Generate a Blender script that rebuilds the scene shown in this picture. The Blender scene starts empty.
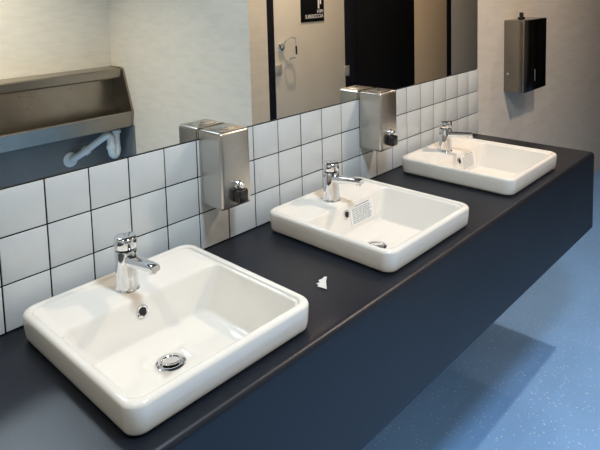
import bpy, math, random
from mathutils import Vector, Matrix
random.seed(7)
PI = math.pi
scene = bpy.context.scene
COL = scene.collection

# ------------------------------------------------------------------ camera
cam_d = bpy.data.cameras.new('camera')
cam_d.sensor_width = 36.0
cam_d.lens = 36.0 * 584.246 / 600.0
cam_d.shift_x = 10.618 / 600.0
cam_d.shift_y = -176.903 / 600.0
cam_d.clip_start = 0.02
cam = bpy.data.objects.new('camera', cam_d)
COL.objects.link(cam)
_r = Vector((0.69247426, -0.72088428, -0.02837714))
_u = Vector((0.09084967, 0.0481135, 0.99470168))
_f = Vector((0.71569948, 0.69138336, -0.09880946))
cam.matrix_world = Matrix(((_r.x, _u.x, -_f.x, -0.50083), (_r.y, _u.y, -_f.y, -1.21692),
                           (_r.z, _u.z, -_f.z, 1.56957), (0, 0, 0, 1)))
scene.camera = cam

# ------------------------------------------------------------------ world, view
world = bpy.data.worlds.new('world')
scene.world = world
world.use_nodes = True
bg = world.node_tree.nodes['Background']
bg.inputs[0].default_value = (0.85, 0.9, 1.0, 1)
bg.inputs[1].default_value = 0.05
scene.view_settings.view_transform = 'Standard'
scene.view_settings.look = 'None'
scene.view_settings.gamma = 1.0
scene.view_settings.use_curve_mapping = False
scene.view_settings.exposure = 0.10

# lamps of the room and one added over the urinal bay: (x, y, size, watts, colour, label); each gets a ceiling fixture further down
CEIL = 2.70
WARM = (1.0, 0.79, 0.61)
NEUT = (1.0, 0.90, 0.72)
COOL = (0.72, 0.86, 1.0)
DOWNLIGHTS = [
    (-0.58, -0.62, 0.07, 8, NEUT, 180, 'round recessed ceiling downlight above the first basin end of the counter'),
    (1.99, -0.97, 0.07, 29, WARM, 180, 'round recessed ceiling downlight above the far end of the counter'),
    (3.55, -0.35, 0.07, 7, WARM, 180, 'round recessed ceiling downlight beyond the paper towel dispenser'),
    (0.60, -2.35, 0.10, 17, NEUT, 95, 'added ceiling downlight, unseen, brightening the urinal bay'),  # extra lamp added to brighten the bay reflected in the mirror
]
PANELS = [(0.32, -1.26, 0.30, 35, COOL, 180, 'square flush ceiling light panel in the middle of the room')]

# ------------------------------------------------------------------ materials
def new_mat(name):
    m = bpy.data.materials.new(name)
    m.use_nodes = True
    nt = m.node_tree
    return m, nt, nt.nodes['Principled BSDF']

def setp(b, col=None, rough=None, metal=None, coat=None, spec=None):
    if col is not None: b.inputs['Base Color'].default_value = (*col, 1)
    if rough is not None: b.inputs['Roughness'].default_value = rough
    if metal is not None: b.inputs['Metallic'].default_value = metal
    if coat is not None:
        b.inputs['Coat Weight'].default_value = coat
        b.inputs['Coat Roughness'].default_value = 0.04
    if spec is not None: b.inputs['Specular IOR Level'].default_value = spec

def coords(nt, scale=(1, 1, 1)):
    tc = nt.nodes.new('ShaderNodeTexCoord')
    mp = nt.nodes.new('ShaderNodeMapping')
    mp.inputs['Scale'].default_value = scale
    nt.links.new(tc.outputs['Object'], mp.inputs['Vector'])
    return mp.outputs['Vector']

def noise(nt, vec, scale, detail=4, rough=0.55):
    n = nt.nodes.new('ShaderNodeTexNoise')
    n.inputs['Scale'].default_value = scale
    n.inputs['Detail'].default_value = detail
    n.inputs['Roughness'].default_value = rough
    nt.links.new(vec, n.inputs['Vector'])
    return n.outputs['Fac']

def ramp(nt, fac, stops):
    r = nt.nodes.new('ShaderNodeValToRGB')
    el = r.color_ramp.elements
    el[0].position, el[0].color = stops[0][0], (*stops[0][1], 1)
    el[1].position, el[1].color = stops[-1][0], (*stops[-1][1], 1)
    for p, c in stops[1:-1]:
        e = el.new(p); e.color = (*c, 1)
    nt.links.new(fac, r.inputs['Fac'])
    return r.outputs['Color']

def bump(nt, b, h, strength, dist=0.002):
    n = nt.nodes.new('ShaderNodeBump')
    n.inputs['Strength'].default_value = strength
    n.inputs['Distance'].default_value = dist
    nt.links.new(h, n.inputs['Height'])
    nt.links.new(n.outputs['Normal'], b.inputs['Normal'])

def rough_link(nt, b, fac, lo, hi):
    mr = nt.nodes.new('ShaderNodeMapRange')
    mr.inputs['To Min'].default_value = lo
    mr.inputs['To Max'].default_value = hi
    nt.links.new(fac, mr.inputs['Value'])
    nt.links.new(mr.outputs['Result'], b.inputs['Roughness'])

M = {}
def plain(name, col, rough, metal=0.0, coat=None, spec=None, var=0.06, nscale=9):
    m, nt, b = new_mat(name)
    setp(b, col, rough, metal, coat, spec)
    v = coords(nt)
    n = noise(nt, v, nscale)
    lo = tuple(c * (1 - var) for c in col); hi = tuple(min(1, c * (1 + var)) for c in col)
    nt.links.new(ramp(nt, n, [(0.3, lo), (0.7, hi)]), b.inputs['Base Color'])
    M[name] = m
    return m, nt, b

plain('ceramic', (0.76, 0.72, 0.655), 0.07, 0, 0.5, 0.5, 0.015, 6)
plain('tile', (0.545, 0.57, 0.575), 0.12, 0, 0.2, 0.5, 0.03, 14)
plain('grout', (0.005, 0.006, 0.008), 0.9, 0, None, 0.1)
plain('black', (0.004, 0.004, 0.005), 0.5, 0, None, 0.15, 0.1)
plain('pilaster', (0.005, 0.006, 0.011), 0.5, 0, None, 0.2, 0.1)
plain('black_plastic', (0.010, 0.010, 0.011), 0.22, 0, None, 0.5, 0.1)
plain('door_laminate', (0.66, 0.61, 0.52), 0.5, 0, None, 0.4, 0.03, 3)
plain('door_tan', (0.58, 0.46, 0.32), 0.5, 0, None, 0.4, 0.03, 3)
plain('door_grey', (0.44, 0.42, 0.38), 0.5, 0, None, 0.4, 0.03, 3)
plain('pvc', (0.78, 0.80, 0.80), 0.35, 0, None, 0.5, 0.04)
plain('paper', (0.62, 0.61, 0.57), 0.9, 0, None, 0.2, 0.03, 40)
plain('sticker', (0.76, 0.755, 0.73), 0.5, 0, None, 0.4, 0.01)
plain('print_grey', (0.22, 0.24, 0.25), 0.6)
plain('print_white', (0.85, 0.85, 0.83), 0.5)
plain('satin_metal', (0.52, 0.51, 0.48), 0.45, 0.6, None, 0.5, 0.2, 60)
plain('dark_hole', (0.006, 0.006, 0.006), 0.7)
plain('ceiling_paint', (0.10, 0.10, 0.105), 0.9, 0, None, 0.2, 0.02)
plain('fixture_white', (0.82, 0.82, 0.80), 0.5)

# chrome and mirror
m, nt, b = new_mat('chrome'); setp(b, (0.82, 0.83, 0.85), 0.06, 1.0)
rough_link(nt, b, noise(nt, coords(nt), 60), 0.03, 0.10); M['chrome'] = m
m, nt, b = new_mat('mirror_glass'); setp(b, (0.89, 0.88, 0.82), 0.0, 1.0); M['mirror_glass'] = m

def steel(name, col, rlo, rhi, scale, bmp=0.10):
    m, nt, b = new_mat(name); setp(b, col, 0.3, 1.0)
    v = coords(nt, scale)
    n = noise(nt, v, 6, 6, 0.7)
    rough_link(nt, b, n, rlo, rhi)
    n2 = noise(nt, coords(nt), 7, 3)
    nt.links.new(ramp(nt, n2, [(0.3, tuple(c * 0.86 for c in col)), (0.7, col)]), b.inputs['Base Color'])
    bump(nt, b, n, bmp, 0.0006)
    M[name] = m
steel('steel_brushed', (0.60, 0.575, 0.53), 0.22, 0.38, (1, 1, 40))
steel('steel_dark', (0.29, 0.275, 0.25), 0.13, 0.20, (40, 40, 1))
steel('steel_urinal', (0.37, 0.33, 0.28), 0.24, 0.34, (0.6, 3, 3), 0.01)

# laminate of the counter
m, nt, b = new_mat('navy_laminate'); setp(b, (0.0060, 0.0088, 0.0155), 0.36, 0, None, 0.36)
v = coords(nt)
nt.links.new(ramp(nt, noise(nt, v, 3), [(0.3, (0.0056, 0.0082, 0.0145)), (0.7, (0.0064, 0.0094, 0.0165))]), b.inputs['Base Color'])
n = noise(nt, v, 700, 2)
rough_link(nt, b, noise(nt, v, 5), 0.33, 0.41)
bump(nt, b, n, 0.12, 0.0004)
M['navy_laminate'] = m

# painted wall: fine trowelled relief, faint streaks
def wallpaint(name, col):
    m, nt, b = new_mat(name); setp(b, col, 0.75, 0, None, 0.3)
    v = coords(nt)
    n = noise(nt, coords(nt, (3, 3, 14)), 2.2, 6, 0.65)
    nt.links.new(ramp(nt, n, [(0.25, tuple(c * 0.90 for c in col)), (0.55, col), (0.8, tuple(min(1, c * 1.05) for c in col))]), b.inputs['Base Color'])
    n2 = noise(nt, coords(nt, (1, 1, 2.4)), 38, 6, 0.6)
    bump(nt, b, n2, 0.22, 0.003)
    M[name] = m
wallpaint('wall_paint', (0.72, 0.665, 0.575))

# speckled vinyl sheet
def vinyl(name, col):
    m, nt, b = new_mat(name); setp(b, col, 0.42, 0, None, 0.4)
    v = coords(nt)
    base = ramp(nt, noise(nt, v, 2.5, 5), [(0.3, tuple(c * 0.92 for c in col)), (0.7, tuple(c * 1.06 for c in col))])
    vo = nt.nodes.new('ShaderNodeTexVoronoi'); vo.inputs['Scale'].default_value = 75
    nt.links.new(v, vo.inputs['Vector'])
    th = nt.nodes.new('ShaderNodeMath'); th.operation = 'LESS_THAN'; th.inputs[1].default_value = 0.17
    nt.links.new(vo.outputs['Distance'], th.inputs[0])
    sel = nt.nodes.new('ShaderNodeSeparateColor'); nt.links.new(vo.outputs['Color'], sel.inputs[0])
    th2 = nt.nodes.new('ShaderNodeMath'); th2.operation = 'GREATER_THAN'; th2.inputs[1].default_value = 0.5
    nt.links.new(sel.outputs[0], th2.inputs[0])
    mu = nt.nodes.new('ShaderNodeMath'); mu.operation = 'MULTIPLY'
    nt.links.new(th.outputs[0], mu.inputs[0]); nt.links.new(th2.outputs[0], mu.inputs[1])
    mx = nt.nodes.new('ShaderNodeMix'); mx.data_type = 'RGBA'
    nt.links.new(mu.outputs[0], mx.inputs['Factor'])
    nt.links.new(base, mx.inputs['A']); mx.inputs['B'].default_value = (0.75, 0.80, 0.85, 1)
    nt.links.new(mx.outputs['Result'], b.inputs['Base Color'])
    bump(nt, b, noise(nt, v, 160, 3), 0.08, 0.001)
    M[name] = m
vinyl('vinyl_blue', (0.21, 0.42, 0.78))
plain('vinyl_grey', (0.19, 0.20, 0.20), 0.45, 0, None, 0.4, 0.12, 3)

def emitter(name, col, strength):
    m, nt, b = new_mat(name)
    setp(b, (0.8, 0.8, 0.8), 0.5)
    b.inputs['Emission Color'].default_value = (*col, 1)
    b.inputs['Emission Strength'].default_value = strength
    M[name] = m

# ------------------------------------------------------------------ mesh helpers
def mesh_obj(name, verts, faces, mat, parent=None, loc=(0, 0, 0), smooth=True, angle=32):
    me = bpy.data.meshes.new(name)
    me.from_pydata([tuple(v) for v in verts], [], faces)
    me.validate()
    me.materials.append(M[mat])
    fix_normals(me)
    if smooth:
        for p in me.polygons: p.use_smooth = True
        me.set_sharp_from_angle(angle=math.radians(angle))
    return link(name, me, parent, loc)

def fix_normals(me):
    import bmesh
    bm = bmesh.new(); bm.from_mesh(me)
    bmesh.ops.recalc_face_normals(bm, faces=bm.faces[:])
    bm.to_mesh(me); bm.free()

def link(name, me, parent=None, loc=(0, 0, 0)):
    o = bpy.data.objects.new(name, me)
    COL.objects.link(o)
    o.location = loc
    if parent is not None: o.parent = parent
    return o

def thing(name, label, cat, loc=(0, 0, 0), group=None):
    o = bpy.data.objects.new(name, None)
    COL.objects.link(o)
    o.empty_display_size = 0.05
    o.location = loc
    return tag(o, label, cat, group)

def tag(o, label, cat, group=None):
    o['label'] = label; o['category'] = cat
    if group: o['group'] = group
    return o

def struct(o, label=None):
    o['kind'] = 'structure'
    if label: o['label'] = label
    return o

def box_data(x0, x1, y0, y1, z0, z1):
    v = [(x0, y0, z0), (x1, y0, z0), (x1, y1, z0), (x0, y1, z0), (x0, y0, z1), (x1, y0, z1), (x1, y1, z1), (x0, y1, z1)]
    f = [(0, 3, 2, 1), (4, 5, 6, 7), (0, 1, 5, 4), (1, 2, 6, 5), (2, 3, 7, 6), (3, 0, 4, 7)]
    return v, f

def box(name, x0, x1, y0, y1, z0, z1, mat, parent=None, bev=0.0, seg=2, loc=(0, 0, 0)):
    import bmesh
    v, f = box_data(x0, x1, y0, y1, z0, z1)
    if bev <= 0:
        return mesh_obj(name, v, f, mat, parent, loc, smooth=False)
    me = bpy.data.meshes.new(name)
    me.from_pydata(v, [], f)
    bm = bmesh.new(); bm.from_mesh(me)
    bmesh.ops.bevel(bm, geom=bm.edges[:], offset=bev, segments=seg, affect='EDGES', profile=0.5)
    bmesh.ops.recalc_face_normals(bm, faces=bm.faces[:])
    bm.to_mesh(me); bm.free()
    me.materials.append(M[mat])
    for p in me.polygons: p.use_smooth = True
    me.set_sharp_from_angle(angle=math.radians(50))
    return link(name, me, parent, loc)

def merge(*parts):
    V, F = [], []
    for v, f in parts:
        k = len(V); V += list(v); F += [tuple(i + k for i in q) for q in f]
    return V, F

def loft(rings, cap0=True, cap1=True):
    V, F = [], []
    n = len(rings[0])
    for r in rings: V += r
    for i in range(len(rings) - 1):
        for j in range(n):
            a, b2 = i * n + j, i * n + (j + 1) % n
            F.append((a, b2, b2 + n, a + n))
    if cap0: F.append(tuple(range(n))[::-1])
    if cap1: F.append(tuple((len(rings) - 1) * n + j for j in range(n)))
    return V, F

def lathe(profile, n=28, origin=(0, 0, 0), axis='Z'):
    rings = []
    for r, h in profile:
        ring = []
        for j in range(n):
            a = 2 * PI * j / n
            c, s = r * math.cos(a), r * math.sin(a)
            p = {'Z': (c, s, h), 'Y': (c, h, s), 'X': (h, c, s)}[axis]
            ring.append(tuple(p[i] + origin[i] for i in range(3)))
        rings.append(ring)
    return loft(rings)

def tube(points, radius, n=12):
    pts = [Vector(p) for p in points]
    rings = []
    up = None
    for i, p in enumerate(pts):
        d = (pts[min(i + 1, len(pts) - 1)] - pts[max(i - 1, 0)]).normalized()
        if up is None:
            up = Vector((0, 0, 1)) if abs(d.z) < 0.9 else Vector((1, 0, 0))
        s = d.cross(up).normalized(); up = s.cross(d).normalized()
        r = radius[i] if isinstance(radius, (list, tuple)) else radius
        rings.append([tuple(p + r * (math.cos(2 * PI * j / n) * s + math.sin(2 * PI * j / n) * up)) for j in range(n)])
    return loft(rings)

def smooth_path(pts, sub=6):
    P = [Vector(p) for p in pts]
    P = [P[0] * 2 - P[1]] + P + [P[-1] * 2 - P[-2]]
    out = []
    for i in range(1, len(P) - 2):
        for k in range(sub):
            t = k / sub
            a, b2, c, d = P[i - 1], P[i], P[i + 1], P[i + 2]
            out.append(0.5 * ((2 * b2) + (c - a) * t + (2 * a - 5 * b2 + 4 * c - d) * t * t + (3 * b2 - a - 3 * c + d) * t ** 3))
    out.append(P[-2])
    return out

def rrect(x0, x1, y0, y1, r, z, seg=7):
    r = min(r, (x1 - x0) / 2 - 1e-4, (y1 - y0) / 2 - 1e-4)
    out = []
    for cx, cy, a0 in ((x1 - r, y1 - r, 0), (x0 + r, y1 - r, PI / 2), (x0 + r, y0 + r, PI), (x1 - r, y0 + r, 1.5 * PI)):
        for k in range(seg + 1):
            a = a0 + PI / 2 * k / seg
            out.append((cx + r * math.cos(a), cy + r * math.sin(a), z))
    return out

# ------------------------------------------------------------------ setting
XL, XR = -1.60, 5.80          # room ends
XE = 1.990                    # end of the tiled wall and of the counter
YB = -2.90                    # opposite wall
YR = 0.25                     # recessed wall beyond the counter
XC = 1.772                    # side wall of the urinal bay
YD = -1.301                   # front line of the cubicles
ZT = 1.1869                   # top of the tiles
ZC = 0.886                    # counter top

struct(box('floor', XL - 0.1, XR + 0.1, YB - 0.1, YR + 0.1, -0.08, 0.0, 'vinyl_blue'), 'speckled light blue vinyl floor')
struct(box('ceiling', XL - 0.1, XR + 0.1, YB - 0.1, YR + 0.1, CEIL, CEIL + 0.08, 'ceiling_paint'))
wall_back = struct(box('wall_back', XL, XE, 0.008, YR + 0.1, 0.0, CEIL, 'wall_paint'), 'wall carrying the tiles and the long mirror')
struct(box('wall_recess', XE, XR, YR, YR + 0.1, 0.0, CEIL, 'wall_paint'), 'beige painted wall behind the paper towel dispenser')
struct(box('wall_left', XL - 0.1, XL, YB, YR + 0.1, 0.0, CEIL, 'wall_paint'))
struct(box('wall_right', XR, XR + 0.1, YB, YR + 0.1, 0.0, CEIL, 'wall_paint'))
struct(box('wall_opposite', XL, XR, YB - 0.1, YB, 0.0, CEIL, 'wall_paint'), 'beige painted wall behind the urinal trough')
struct(box('wall_partition', XC, XC + 0.148, YB, YD, 0.0, CEIL, 'wall_paint'), 'beige painted side wall of the urinal bay')
dr1 = struct(box('added_dark_door', XR - 0.012, XR, -1.28, 0.20, 0.0, 2.20, 'black', bev=0.002), 'added dark door, unseen, giving the towel dispenser a dark reflection')  # added out of view so the steel towel dispenser reflects something dark
box('added_door_handle', XR - 0.060, XR - 0.012, -1.18, -1.04, 1.00, 1.02, 'chrome', dr1, 0.004)
# vinyl turned up the wall behind and beside the urinal
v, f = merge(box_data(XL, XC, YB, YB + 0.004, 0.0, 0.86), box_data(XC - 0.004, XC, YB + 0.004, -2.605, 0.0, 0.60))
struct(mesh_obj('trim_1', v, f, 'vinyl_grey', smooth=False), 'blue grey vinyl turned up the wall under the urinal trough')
# grout bed and tiles
bed = box('grout_bed', XL, XE, 0.002, 0.008, ZC - 0.02, ZT - 0.001, 'grout', wall_back)
def tile_mesh():
    import bmesh
    t, g = 0.1, 0.0017
    v, f = box_data(g, t - g, 0.0, 0.006, g, t - g)
    me = bpy.data.meshes.new('tile'); me.from_pydata(v, [], f)
    bm = bmesh.new(); bm.from_mesh(me)
    front = [e for e in bm.edges if all(abs(q.co.y) < 1e-6 for q in e.verts)]
    bmesh.ops.bevel(bm, geom=front, offset=0.0009, segments=2, affect='EDGES', profile=0.5)
    bmesh.ops.recalc_face_normals(bm, faces=bm.faces[:])
    bm.to_mesh(me); bm.free()
    me.materials.append(M['tile'])
    for p in me.polygons: p.use_smooth = True
    me.set_sharp_from_angle(angle=math.radians(60))
    return me
tm = tile_mesh()
for i in range(-16, 20):
    w = 0.995 if i == 19 else 1.0
    for r in range(3):
        o = link('tile', tm, wall_back, (i * 0.1, random.uniform(-0.0004, 0.0004), ZT - 0.1 * (r + 1)))
        o.rotation_euler = (random.uniform(-0.003, 0.003), 0, random.uniform(-0.004, 0.004))

# ------------------------------------------------------------------ mirror
mir = thing('wall_mirror', 'long frameless wall mirror above the white tiles', 'mirror', (0.2, 0.004, ZT))
MX0, MX1 = XL - 0.2 + 0.01, XE - 0.2 - 0.002
box('glass', MX0, MX1, -0.0035, -0.0005, 0.0025, 0.95, 'mirror_glass', mir)
box('backing', MX0, MX1, -0.0005, 0.0035, 0.0012, 0.95, 'black', mir)

# ------------------------------------------------------------------ counter
SINK_X = (0.123, 0.809, 1.491)
SW, SY0, SY1, SH = 0.207, -0.463, -0.036, 0.0605
ctr = thing('vanity_counter', 'long floating navy blue washroom counter with deep front panel', 'counter', (0.2, -0.25, 0.575))
def counter_top():
    th, y_in = 0.034, -0.4755
    xs = [XL + 0.002]
    for c in SINK_X: xs += [c - SW + 0.034, c + SW - 0.034]
    xs.append(XE)
    ys = [-0.001, SY1 - 0.02, SY0 + 0.034, y_in]
    V, F, idx = [], [], {}
    def vid(x, y, z):
        k = (round(x, 5), round(y, 5), round(z, 5))
        if k not in idx: idx[k] = len(V); V.append(k)
        return idx[k]
    for i in range(len(xs) - 1):
        for j in range(3):
            if i % 2 == 1 and j == 1: continue
            a, b2, c, d = (xs[i], ys[j]), (xs[i + 1], ys[j]), (xs[i + 1], ys[j + 1]), (xs[i], ys[j + 1])
            for z in (ZC, ZC - th):
                F.append(tuple(vid(q[0], q[1], z) for q in (a, b2, c, d)))
    for i in range(1, len(xs) - 1, 2):       # walls of the cut-outs
        q = [(xs[i], ys[1]), (xs[i + 1], ys[1]), (xs[i + 1], ys[2]), (xs[i], ys[2])]
        for k in range(4):
            a, b2 = q[k], q[(k + 1) % 4]
            F.append((vid(*a, ZC), vid(*b2, ZC), vid(*b2, ZC - th), vid(*a, ZC - th)))
    prof = [(y_in, ZC)]                      # rolled front edge
    R = 0.0135
    cy = -0.497 + R
    for k in range(0, 9):
        a = PI / 2 + PI / 2 * k / 8
        prof.append((cy + R * math.cos(a), ZC - R + R * math.sin(a)))
    prof += [(-0.497, ZC - th), (y_in, ZC - th)]
    for i in range(len(xs) - 1):
        for k in range(len(prof) - 1):
            a, b2 = prof[k], prof[k + 1]
            F.append((vid(xs[i], *a), vid(xs[i + 1], *a), vid(xs[i + 1], *b2), vid(xs[i], *b2)))
    for x in (xs[0], xs[-1]):
        F.append(tuple(vid(x, *q) for q in prof))
        for j in range(3):
            F.append((vid(x, ys[j], ZC), vid(x, ys[j + 1], ZC), vid(x, ys[j + 1], ZC - th), vid(x, ys[j], ZC - th)))
    F.append(tuple(vid(x, ys[0], z) for x, z in [(x, ZC) for x in xs] + [(x, ZC - th) for x in xs[::-1]]))
    V2 = [(x - 0.2, y + 0.25, z - 0.575) for x, y, z in V]
    return mesh_obj('worktop', V2, F, 'navy_laminate', ctr, angle=40)
counter_top()
def cbox(name, x0, x1, y0, y1, z0, z1):
    return box(name, x0 - 0.2, x1 - 0.2, y0 + 0.25, y1 + 0.25, z0 - 0.575, z1 - 0.575, 'navy_laminate', ctr)
cbox('front_panel', XL + 0.002, XE, -0.497, -0.479, 0.575, ZC - 0.034)
cbox('end_panel', XE - 0.018, XE, -0.479, -0.001, 0.575, ZC - 0.034)
cbox('bottom_panel', XL + 0.002, XE - 0.018, -0.479, -0.001, 0.575, 0.593)

# ------------------------------------------------------------------ basins (local origin: centre of the footprint on the counter)
def make_basin(label):
    W, D0, D1 = SW, -0.2135, 0.2135
    root = thing('wash_basin', label, 'basin', (0, 0, 0), 'square white basins on the navy counter')
    def rr(i, z, r): return rrect(-W + i, W - i, D0 + i, D1 - i, r, z)
    rings = []
    by = 0.079                                   # rear edge of the bowl: y -0.170
    def bowl(i, ib, z, r): return rrect(-W + i, W - i, D0 + i, by - ib, r, z)
    # underside, from the centre of the sump outwards and up through the counter cut-out
    rings.append(rrect(-0.06, 0.02, -0.07, -0.01, 0.02, -0.050))
    rings.append(rrect(-W + 0.062, W - 0.062, D0 + 0.060, by - 0.005, 0.03, -0.046))
    rings.append(rrect(-W + 0.042, W - 0.042, D0 + 0.042, by + 0.03, 0.03, -0.004))
    rings.append(rr(0.040, 0.0012, 0.020))
    rings.append(rr(0.0140, 0.0012, 0.022))
    rings.append(rr(0.0140, 0.0042, 0.022))
    rings.append(rr(0.0075, 0.0044, 0.026))
    rings.append(rr(0.0050, 0.0058, 0.027))
    rings.append(rr(0.0036, 0.0095, 0.028))
    rings.append(rr(0.0020, 0.0200, 0.030))
    rings.append(rr(0.0004, 0.0400, 0.031))
    for k in range(7):                            # rounded rim
        a = PI / 2 * k / 6
        rings.append(rr(0.0002 + 0.0075 * (1 - math.cos(a)), SH - 0.0085 + 0.0085 * math.sin(a), 0.031))
    rings.append(rr(0.0110, SH, 0.028))
    for k in range(1, 5):                         # inner lip dropping to the deck
        a = PI / 2 * k / 4
        rings.append(rr(0.0110 + 0.0055 * math.sin(a), SH - 0.0045 * (1 - math.cos(a)), 0.024))
    rings.append(rr(0.0182, SH - 0.0062, 0.022))
    rings.append(bowl(0.0205, -0.0015, SH - 0.0064, 0.020))
    rings.append(bowl(0.0220, 0.0004, SH - 0.0076, 0.020))
    rings.append(bowl(0.0232, 0.0016, SH - 0.0100, 0.021))
    rings.append(bowl(0.0250, 0.0026, SH - 0.0180, 0.022))
    rings.append(bowl(0.0660, 0.0130, -0.0250, 0.026))
    rings.append(bowl(0.0675, 0.0138, -0.0282, 0.026))
    rings.append(bowl(0.0700, 0.0156, -0.0305, 0.026))
    rings.append(bowl(0.0730, 0.0185, -0.0318, 0.026))
    rings.append(bowl(0.0770, 0.0225, -0.0322, 0.026))
    n = len(rings[0])
    cx, cy, rad = -0.022, -0.040, 0.027
    last = rings[-1]
    for t, z in ((0.35, -0.0335), (0.7, -0.0348), (1.0, -0.0360)):
        ring = []
        for q in last:
            a = math.atan2(q[1] - cy, q[0] - cx)
            ring.append((q[0] * (1 - t) + t * (cx + rad * math.cos(a)), q[1] * (1 - t) + t * (cy + rad * math.sin(a)), z))
        rings.append(ring)
    ring = [(cx + (q[0] - cx) * 0.9, cy + (q[1] - cy) * 0.9, -0.040) for q in rings[-1]]
    rings.append(ring)
    v, f = loft(rings)
    mesh_obj('bowl', v, f, 'ceramic', root, angle=70)
    # waste
    dr = mesh_obj('drain', *lathe([(0.0185, -0.0395), (0.0190, -0.0335), (0.0205, -0.0322), (0.0260, -0.0322), (0.0290, -0.0332), (0.0295, -0.0352), (0.0270, -0.0378)], 32, (cx, cy, 0)), 'chrome', root)
    pv, pf = lathe([(0.002, -0.0040), (0.0165, -0.0035), (0.0176, -0.0020), (0.0171, -0.0003), (0.0160, 0.0006), (0.003, 0.0012)], 28)
    pl = mesh_obj('plug', pv, pf, 'chrome', dr, (cx, cy, -0.0298))
    pl.rotation_euler = (math.radians(-9), math.radians(6), 0)
    # overflow
    ox, oy, oz = -0.012, 0.0735, 0.0245
    tilt = math.radians(-8.8)
    ov = mesh_obj('overflow_ring', *lathe([(0.0070, 0.002), (0.0075, -0.0022), (0.0092, -0.0034), (0.0115, -0.0026), (0.0122, 0.0008), (0.0110, 0.003)], 24, axis='Y'), 'chrome', root, (ox, oy - 0.0005, oz))
    ov.rotation_euler = (tilt, 0, 0); ov.scale = (1.15, 1, 1.15)
    hole = mesh_obj('overflow_hole', *lathe([(0.0012, -0.0018), (0.0078, -0.0016), (0.0078, 0.0012), (0.0012, 0.0014)], 20, axis='Y'), 'dark_hole', ov)
    return root

BASIN_LABELS = ['white square basin nearest the camera, the only one without a sticker inside',
                'middle white square basin, between the two steel soap dispensers, with printed sticker inside',
                'farthest white square basin, at the free end of the counter']
def copy_tree(o, parent=None):
    c = o.copy(); COL.objects.link(c)
    if parent is not None: c.parent = parent
    for ch in list(o.children): copy_tree(ch, c)
    return c
proto = make_basin(BASIN_LABELS[0])
basins = [proto]
for k in (1, 2):
    c = copy_tree(proto); c['label'] = BASIN_LABELS[k]; basins.append(c)
for k, o in enumerate(basins):
    o.location = (SINK_X[k], (SY0 + SY1) / 2, ZC)
    if k == 0: o.scale = (1.018, 1, 1)

# printed stickers inside the middle and far basins, lying on the sloping rear wall of the bowl
def sticker(root, x0, x1):
    import random as _r
    s0, s1 = (0.07610, 0.0405), (0.06715, -0.0175)    # (y, z) top and bottom on the wall
    off = 0.0008
    ny, nz = -(s0[1] - s1[1]), (s0[0] - s1[0])
    L = math.hypot(ny, nz); ny, nz = ny / L, nz / L
    def pt(x, t, h): return (x, s0[0] + (s1[0] - s0[0]) * t + ny * h, s0[1] + (s1[1] - s0[1]) * t + nz * h)
    V, F = [], []
    def quad(xa, xb, ta, tb, h0, h1):
        k = len(V)
        for h in (h0, h1):
            V.extend([pt(xa, ta, h), pt(xb, ta, h), pt(xb, tb, h), pt(xa, tb, h)])
        F.extend([(k, k + 1, k + 2, k + 3), (k + 4, k + 5, k + 6, k + 7)] + [(k + i, k + (i + 1) % 4, k + 4 + (i + 1) % 4, k + 4 + i) for i in range(4)])
    quad(x0, x1, 0.0, 1.0, off, off + 0.0006)
    st = mesh_obj('sticker', V, F, 'sticker', root, smooth=False)
    st['label'] = 'white printed sticker on the inner wall'
    V.clear(); F.clear()
    w = x1 - x0
    quad(x0 + 0.22 * w, x1 - 0.18 * w, 0.06, 0.105, off + 0.0006, off + 0.0009)
    for r in range(9):
        t = 0.19 + r * 0.085
        x = x0 + 0.07 * w
        end = x1 - w * _r.uniform(0.07, 0.22)
        while x < end:
            xb = min(end, x + w * _r.uniform(0.08, 0.2))
            quad(x, xb, t, t + 0.034, off + 0.0006, off + 0.0009)
            x = xb + 0.022 * w
    mesh_obj('printed_lines', V, F, 'print_grey', st, smooth=False)
sticker(basins[1], 0.006, 0.118)
sticker(basins[2], 0.004, 0.112)

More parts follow.
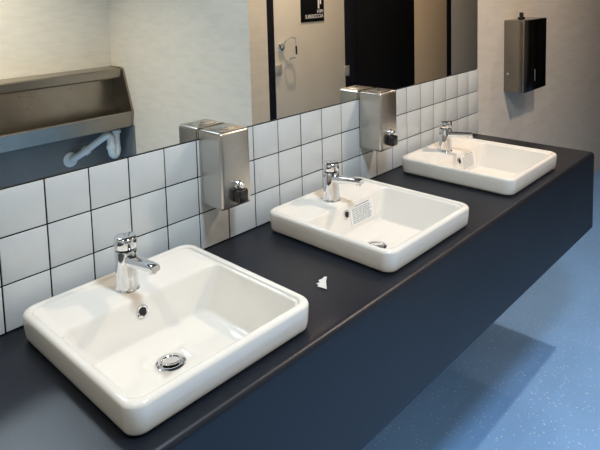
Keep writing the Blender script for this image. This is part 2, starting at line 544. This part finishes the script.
# ------------------------------------------------------------------ taps
def make_tap(label):
    root = thing('push_tap', label, 'tap', (0, 0, 0), 'chrome push taps on the basins')
    mesh_obj('body', *lathe([(0.004, 0.0), (0.0262, 0.0), (0.0264, 0.002), (0.0250, 0.004), (0.0243, 0.010), (0.0238, 0.030), (0.0236, 0.085), (0.0232, 0.088), (0.021, 0.089), (0.004, 0.089)], 36), 'chrome', root)
    mesh_obj('neck_ring', *lathe([(0.004, 0.0885), (0.0205, 0.0885), (0.0205, 0.0935), (0.004, 0.0935)], 32), 'black_plastic', root)
    cap = mesh_obj('push_button', *lathe([(0.004, 0.0930), (0.0236, 0.0930), (0.0243, 0.0942), (0.0243, 0.1120), (0.0236, 0.1150), (0.0215, 0.1172), (0.0180, 0.1182), (0.004, 0.1186)], 36), 'chrome', root)
    mesh_obj('button_mark', *lathe([(0.0010, 0.1185), (0.0036, 0.1184), (0.0036, 0.1190), (0.0010, 0.1191)], 16), 'print_grey', cap)
    # spout: flattened bar running out over the bowl
    rings = []
    prof = [(-0.012, 0.0690, 0.0150, 0.0125), (-0.030, 0.0700, 0.0140, 0.0120), (-0.058, 0.0735, 0.0125, 0.0105), (-0.091, 0.0775, 0.0115, 0.0090), (-0.111, 0.0796, 0.0110, 0.0080), (-0.1150, 0.0798, 0.0100, 0.0068)]
    n = 20
    for y, z, hw, hh in prof:
        ring = []
        for j in range(n):
            a = 2 * PI * j / n
            c, s = math.cos(a), math.sin(a)
            e = 0.62
            ring.append((hw * math.copysign(abs(c) ** e, c), y, z + hh * math.copysign(abs(s) ** e, s)))
        rings.append(ring)
    sp = mesh_obj('spout', *loft(rings), 'chrome', root, angle=45)
    mesh_obj('aerator', *lathe([(0.002, 0.0665), (0.0078, 0.0665), (0.0082, 0.0680), (0.0082, 0.0745), (0.002, 0.0745)], 20, (0, -0.1030, 0)), 'chrome', sp)
    return root
TAP_LABELS = ['chrome push tap on the basin nearest the camera', 'chrome push tap on the middle basin', 'chrome push tap on the farthest basin']
TAP_X = (0.113, 0.799, 1.480)
tap = make_tap(TAP_LABELS[0])
for k in range(3):
    t = tap if k == 0 else copy_tree(tap)
    t['label'] = TAP_LABELS[k]
    t.location = (TAP_X[k], -0.119, ZC + SH - 0.0062)

# ------------------------------------------------------------------ soap dispensers (origin at the middle of the back, bottom)
def make_soap(label):
    root = thing('soap_dispenser', label, 'dispenser', (0, 0, 0), 'steel soap dispensers over the tiles')
    box('back_plate', -0.0505, 0.0485, -0.0050, 0.0, 0.004, 0.198, 'steel_brushed', root, 0.0015)
    import bmesh
    v, f = box_data(-0.0510, 0.0490, -0.0890, -0.0062, 0.0, 0.2030)
    me = bpy.data.meshes.new('body'); me.from_pydata(v, [], f)
    bm = bmesh.new(); bm.from_mesh(me)
    eds = [e for e in bm.edges if not all(abs(q.co.y + 0.0062) < 1e-6 for q in e.verts)]
    bmesh.ops.bevel(bm, geom=eds, offset=0.009, segments=5, affect='EDGES', profile=0.5)
    bmesh.ops.recalc_face_normals(bm, faces=bm.faces[:])
    bm.to_mesh(me); bm.free()
    me.materials.append(M['steel_brushed'])
    for p in me.polygons: p.use_smooth = True
    me.set_sharp_from_angle(angle=math.radians(40))
    link('body', me, root)
    lid = box('lid', -0.030, 0.030, -0.070, -0.022, 0.2028, 0.2046, 'steel_brushed', root, 0.0008)
    mesh_obj('lock', *lathe([(0.001, 0.2044), (0.0065, 0.2044), (0.0065, 0.2062), (0.0055, 0.2070), (0.001, 0.2070)], 18, (0, -0.046, 0)), 'chrome', lid)
    # valve: chrome push knob above a black spout block
    mesh_obj('valve_collar', *lathe([(0.002, -0.0885), (0.0125, -0.0885), (0.0125, -0.0935), (0.0105, -0.0955), (0.002, -0.0955)], 24, (0.002, 0, 0.058), 'Y'), 'chrome', root)
    mesh_obj('push_knob', *lathe([(0.002, -0.0955), (0.0070, -0.0955), (0.0072, -0.1020), (0.0085, -0.1030), (0.0085, -0.1060), (0.0065, -0.1080), (0.001, -0.1085)], 22, (0.002, 0, 0.060), 'Y'), 'chrome', root)
    box('valve_spout', -0.0155, 0.0175, -0.1120, -0.0888, 0.0170, 0.0500, 'black_plastic', root, 0.004, 3)
    return root
SOAP_LABELS = ['brushed steel soap dispenser with black valve between the near and middle basins',
               'brushed steel soap dispenser with black valve between the middle and far basins']
soap = make_soap(SOAP_LABELS[0])
for k, x in enumerate((0.4575, 1.1495)):
    s = soap if k == 0 else copy_tree(soap)
    s['label'] = SOAP_LABELS[k]
    s.location = (x, -0.0012, 1.0125)

# ------------------------------------------------------------------ paper towel dispenser on the recessed wall
pt = thing('paper_towel_dispenser', 'dark steel paper towel dispenser on the beige wall beyond the counter', 'dispenser', (2.834, YR, 0.934))
PW, PH, PD = 0.336, 0.424, 0.120
box('body', 0, PW, -PD + 0.012, 0, 0, PH, 'steel_dark', pt, 0.002)
fr = box('front_cover', 0, PW, -PD, -PD + 0.0115, 0, PH, 'steel_dark', pt, 0.003)
sl = box('level_slot', 0.158, 0.163, -PD - 0.0012, -PD + 0.002, 0.055, 0.125, 'satin_metal', fr, 0.0008)
sl['label'] = 'pale vertical level slot'
mesh_obj('side_lock', *lathe([(0.001, -0.003), (0.007, -0.003), (0.007, 0.003), (0.001, 0.003)], 16, (0, -0.026, 0.110), 'X'), 'chrome', pt)
v, f = merge(box_data(0.120, 0.155, -0.060, -0.030, PH, PH + 0.012), box_data(0.120, 0.133, -0.060, -0.040, PH + 0.012, PH + 0.040))
mesh_obj('latch', v, f, 'black_plastic', pt, smooth=False)
box('towel_mouth', 0.05, PW - 0.05, -PD + 0.030, -0.03, -0.004, 0.002, 'dark_hole', pt)

# ------------------------------------------------------------------ torn scrap of paper on the counter
base = [(0.0, 0.0), (0.010, 0.001), (0.021, 0.002), (0.031, 0.000), (0.0325, 0.006), (0.027, 0.011), (0.0245, 0.019), (0.0200, 0.016), (0.0165, 0.024), (0.0125, 0.018), (0.0075, 0.021), (0.0045, 0.011)]
V = [(x, y, 0.0006 + 0.0016 * max(0.0, 1 - y / 0.008) + 0.0010 * (1 + math.sin(x * 260))) for x, y in base]
n = len(V)
V += [(x, y, z + 0.0009) for x, y, z in V]
F = [tuple(range(n))[::-1], tuple(range(n, 2 * n))] + [(i, (i + 1) % n, n + (i + 1) % n, n + i) for i in range(n)]
sc_ = mesh_obj('paper_scrap', V, F, 'paper', None, (0.4605, -0.385, ZC), smooth=False)
sc_.scale = (1.80, 1.05, 1.0)
sc_.rotation_euler = (0, 0, math.radians(40))
tag(sc_, 'small torn scrap of white paper lying on the counter', 'paper')

# ------------------------------------------------------------------ urinal trough (seen in the mirror)
ur = thing('urinal_trough', 'long stainless steel urinal trough on the wall opposite the mirror', 'urinal', (0.6, YB, 0.56))
UX0, UX1 = -0.60 - 0.6, XC - 0.006 - 0.6
def ext(name, prof, x0, x1, mat, parent, angle=25):
    r0 = [(x0, y, z) for y, z in prof]; r1 = [(x1, y, z) for y, z in prof]
    v, f = loft([r0, r1])
    return mesh_obj(name, v, f, mat, parent, angle=angle)
EP = 0.004
ext('top_housing', [(0.006, 0.465), (0.165, 0.460), (0.178, 0.452), (0.178, 0.398), (0.166, 0.388), (0.006, 0.392)], UX0, UX1 - 0.013, 'steel_urinal', ur)
ext('back_splash', [(0.006, 0.390), (0.030, 0.390), (0.060, 0.060), (0.050, 0.045), (0.006, 0.045)], UX0, UX1 - 0.013, 'steel_urinal', ur)
ext('trough_pan', [(0.062, 0.062), (0.140, 0.035), (0.255, 0.060), (0.262, 0.142), (0.278, 0.150), (0.290, 0.148), (0.293, 0.140), (0.270, 0.034), (0.255, 0.022), (0.145, 0.012), (0.050, 0.030)], UX0, UX1 - 0.013, 'steel_urinal', ur)
for x0, x1 in ((UX0 - 0.012, UX0 - 0.0005), (UX1 - 0.0125, UX1)):
    ext('end_panel', [(0.006, 0.468), (0.160, 0.468), (0.184, 0.462), (0.192, 0.445), (0.296, 0.150), (0.294, 0.130), (0.272, 0.024), (0.200, 0.005), (0.006, 0.005)], x0, x1, 'steel_urinal', ur)

# waste trap under the trough
tr = thing('waste_trap', 'grey plastic waste trap pipe under the urinal trough', 'pipe', (1.69, YB + 0.16, 0.30))
mesh_obj('tailpiece', *tube([(0, 0, 0.272), (0, 0, 0.12)], 0.0255, 18), 'pvc', tr)
mesh_obj('coupling_nut', *lathe([(0.004, 0.235), (0.035, 0.235), (0.037, 0.238), (0.037, 0.256), (0.034, 0.260), (0.004, 0.266)], 10), 'pvc', tr)
mesh_obj('u_bend', *tube(smooth_path([(0, 0, 0.13), (-0.002, 0.0, 0.095), (-0.018, 0.004, 0.072), (-0.040, 0.008, 0.080), (-0.050, 0.01, 0.110), (-0.052, 0.01, 0.185)]), 0.0285, 18), 'pvc', tr)
mesh_obj('joint_nut', *lathe([(0.004, 0.125), (0.034, 0.125), (0.036, 0.128), (0.036, 0.150), (0.034, 0.153), (0.004, 0.153)], 10, (-0.051, 0.01, 0)), 'pvc', tr)
mesh_obj('elbow', *tube(smooth_path([(-0.052, 0.01, 0.180), (-0.056, 0.006, 0.215), (-0.075, -0.004, 0.228), (-0.100, -0.018, 0.214)]), 0.0270, 18), 'pvc', tr)
mesh_obj('waste_pipe', *tube([(-0.095, -0.016, 0.218), (-0.235, -0.085, 0.115), (-0.275, -0.115, 0.085), (-0.295, -0.1455, 0.072)], 0.0260, 18), 'pvc', tr)
mesh_obj('pipe_nut', *tube([(-0.195, -0.066, 0.144), (-0.225, -0.080, 0.122)], 0.034, 10), 'pvc', tr)
mesh_obj('wall_flange', *lathe([(0.026, -0.150), (0.056, -0.150), (0.056, -0.146), (0.046, -0.141), (0.026, -0.139)], 24, (-0.298, 0, 0.070), 'Y'), 'pvc', tr)

# ------------------------------------------------------------------ cubicle fronts (seen in the mirror, bar the added end panel)
PANEL_T = 0.020
def front(name, label, cat, x0, x1, mat, z0=0.12, z1=2.15, y=YD, feet=True, bev=0.002):
    root = thing(name, label, cat, (x0, y, 0.0))
    box('panel', 0, x1 - x0, -PANEL_T, 0, z0, z1, mat, root, bev)
    return root
def post(label, x0, x1, mat='pilaster'):
    root = thing('cubicle_post', label, 'post', (x0, YD, 0.0))
    box('upright', 0, x1 - x0, -0.028, 0.0, 0.08, 2.15, mat, root, 0.002)
    box('foot', (x1 - x0) / 2 - 0.018, (x1 - x0) / 2 + 0.018, -0.026, 0.002, 0.0, 0.08, 'chrome', root, 0.002)
    return root
post('narrow black cubicle post beside the beige side wall', 1.9225, 1.977)
door = front('cubicle_door', 'beige cubicle door with black sign and wire handle in the mirror', 'door', 1.980, 2.660, 'door_laminate', 0.12, 2.12)
post('wide dark navy cubicle post right of the beige cubicle door', 2.664, 2.800)
dk = front('dark_cubicle_front', 'black cubicle front between the wide navy post and tan door', 'door', 2.804, 3.550, 'black', 0.12, 2.12)  # flat near-black panel closing this bay
tn = front('tan_cubicle_door', 'tan brown cubicle door beside the black front in the mirror', 'door', 3.556, 4.070, 'door_tan', 0.12, 2.12)
post('slim black cubicle post between the tan door and grey panel', 4.074, 4.150)
gp = front('grey_cubicle_panel', 'grey cubicle panel at the right edge of the mirror', 'panel', 4.156, 4.800, 'door_grey', 0.12, 2.15)
front('added_dark_panel', 'black panel added past the grey panel, unseen, to darken reflections', 'panel', 4.806, 5.780, 'black', 0.0, 2.15)  # added outside the mirror view to keep the dispenser's reflection dark
for x in (0.05, 0.55): box('foot', x, x + 0.04, -0.016, -0.004, 0, 0.12, 'chrome', gp, 0.001)
# hinges on the cubicle fronts, and the furniture of the nearest door
def hinge(parent, x, z):
    box('hinge', x - 0.026, x + 0.026, 0.0004, 0.008, z - 0.036, z + 0.036, 'satin_metal', parent, 0.002)
for z in (0.45, 1.000, 1.85): hinge(door, 0.690, z)
for z in (0.45, 1.85): hinge(dk, 0.0, z)
for z in (0.45, 1.85): hinge(tn, 0.530, z)
box('latch_keep', -0.008, 0.040, 0.0005, 0.014, 1.050, 1.118, 'satin_metal', door, 0.003)
lk = mesh_obj('lock_indicator', *lathe([(0.002, 0.0005), (0.027, 0.0005), (0.027, 0.008), (0.023, 0.014), (0.002, 0.016)], 24, (0.050, 0, 1.223), 'Y'), 'chrome', door)
box('thumb_turn', 0.047, 0.053, 0.012, 0.030, 1.200, 1.246, 'chrome', lk, 0.002)
hpts = [(0.066, 0.004, 1.232), (0.074, 0.026, 1.262), (0.092, 0.036, 1.277), (0.128, 0.038, 1.276), (0.144, 0.038, 1.262), (0.148, 0.038, 1.215), (0.150, 0.038, 1.168), (0.142, 0.037, 1.152), (0.112, 0.036, 1.150), (0.096, 0.034, 1.144), (0.086, 0.024, 1.115), (0.078, 0.004, 1.086)]
hd = mesh_obj('wire_handle', *tube(smooth_path(hpts, 4), 0.0038, 8), 'chrome', door)
mesh_obj('handle_grip', *tube([(0.1485, 0.038, 1.222), (0.1495, 0.038, 1.170)], 0.0060, 10), 'black_plastic', hd)
# sign on the door
sg = thing('door_sign', 'black door sign with white symbol and lettering in the mirror', 'sign', (2.217, YD + 0.0005, 1.361))
box('plate', 0, 0.226, 0, 0.003, 0, 0.300, 'black', sg, 0.001)
def text_part(name, s, x, z, size, parent):
    cu = bpy.data.curves.new(name, 'FONT')
    cu.body = s; cu.size = size; cu.extrude = 0.0004
    cu.align_x = 'RIGHT' if False else 'LEFT'
    ob = bpy.data.objects.new(name, cu); COL.objects.link(ob)
    dg = bpy.context.evaluated_depsgraph_get()
    me = bpy.data.meshes.new_from_object(ob.evaluated_get(dg))
    bpy.data.objects.remove(ob)
    me.transform(Matrix(((-1, 0, 0, x), (0, 0, 1, 0.0038), (0, 1, 0, z), (0, 0, 0, 1))))
    me.materials.clear(); me.materials.append(M['print_white'])
    return link(name, me, parent)
# the sign faces the mirror (+y): its text starts on the +x side
text_part('lettering', 'MEN', 0.216, 0.056, 0.030, sg)
text_part('lettering', 'ACCESSIBLE', 0.216, 0.024, 0.0335, sg)
# white walking figure with a stick
fx = 0.180
v, f = merge(lathe([(0.001, 0.0032), (0.014, 0.0032), (0.014, 0.0044), (0.001, 0.0044)], 20, (fx, 0, 0.262), 'Y'),
             box_data(fx - 0.016, fx + 0.016, 0.0032, 0.0044, 0.165, 0.244),
             box_data(fx - 0.024, fx - 0.018, 0.0032, 0.0044, 0.180, 0.240),
             box_data(fx + 0.018, fx + 0.024, 0.0032, 0.0044, 0.180, 0.240),
             box_data(fx - 0.016, fx - 0.002, 0.0032, 0.0044, 0.084, 0.165),
             box_data(fx + 0.003, fx + 0.016, 0.0032, 0.0044, 0.112, 0.165))
mesh_obj('pictogram', v, f, 'print_white', sg, smooth=False)

# ------------------------------------------------------------------ ceiling lights
for k, (x, y, size, watts, colr, spread, label) in enumerate(DOWNLIGHTS):
    t = thing('ceiling_downlight', label, 'ceiling light', (x, y, CEIL), 'recessed ceiling downlights')
    mesh_obj('trim_ring', *lathe([(size / 2 + 0.004, -0.0005), (size / 2 + 0.030, -0.0005), (size / 2 + 0.030, -0.006), (size / 2 + 0.022, -0.012), (size / 2 + 0.004, -0.008)], 32), 'fixture_white', t)
    ld = bpy.data.lights.new('downlight_lamp', 'AREA')
    ld.shape = 'DISK'; ld.spread = math.radians(spread); ld.size = size; ld.energy = watts; ld.color = colr
    lo = bpy.data.objects.new('downlight_lamp', ld); COL.objects.link(lo)
    lo.parent = t; lo.location = (0, 0, -0.014)
for (x, y, size, watts, colr, spread, label) in PANELS:
    t = thing('ceiling_panel', label, 'ceiling light', (x, y, CEIL))
    h = size / 2
    v, f = merge(box_data(-h - 0.02, h + 0.02, -h - 0.02, -h, -0.02, -0.0005), box_data(-h - 0.02, h + 0.02, h, h + 0.02, -0.02, -0.0005),
                 box_data(-h - 0.02, -h, -h, h, -0.02, -0.0005), box_data(h, h + 0.02, -h, h, -0.02, -0.0005))
    mesh_obj('frame', v, f, 'fixture_white', t, smooth=False)
    ld = bpy.data.lights.new('panel_lamp', 'AREA')
    ld.shape = 'SQUARE'; ld.spread = math.radians(spread); ld.size = size - 0.004; ld.energy = watts; ld.color = colr
    lo = bpy.data.objects.new('panel_lamp', ld); COL.objects.link(lo)
    lo.parent = t; lo.location = (0, 0, -0.012)
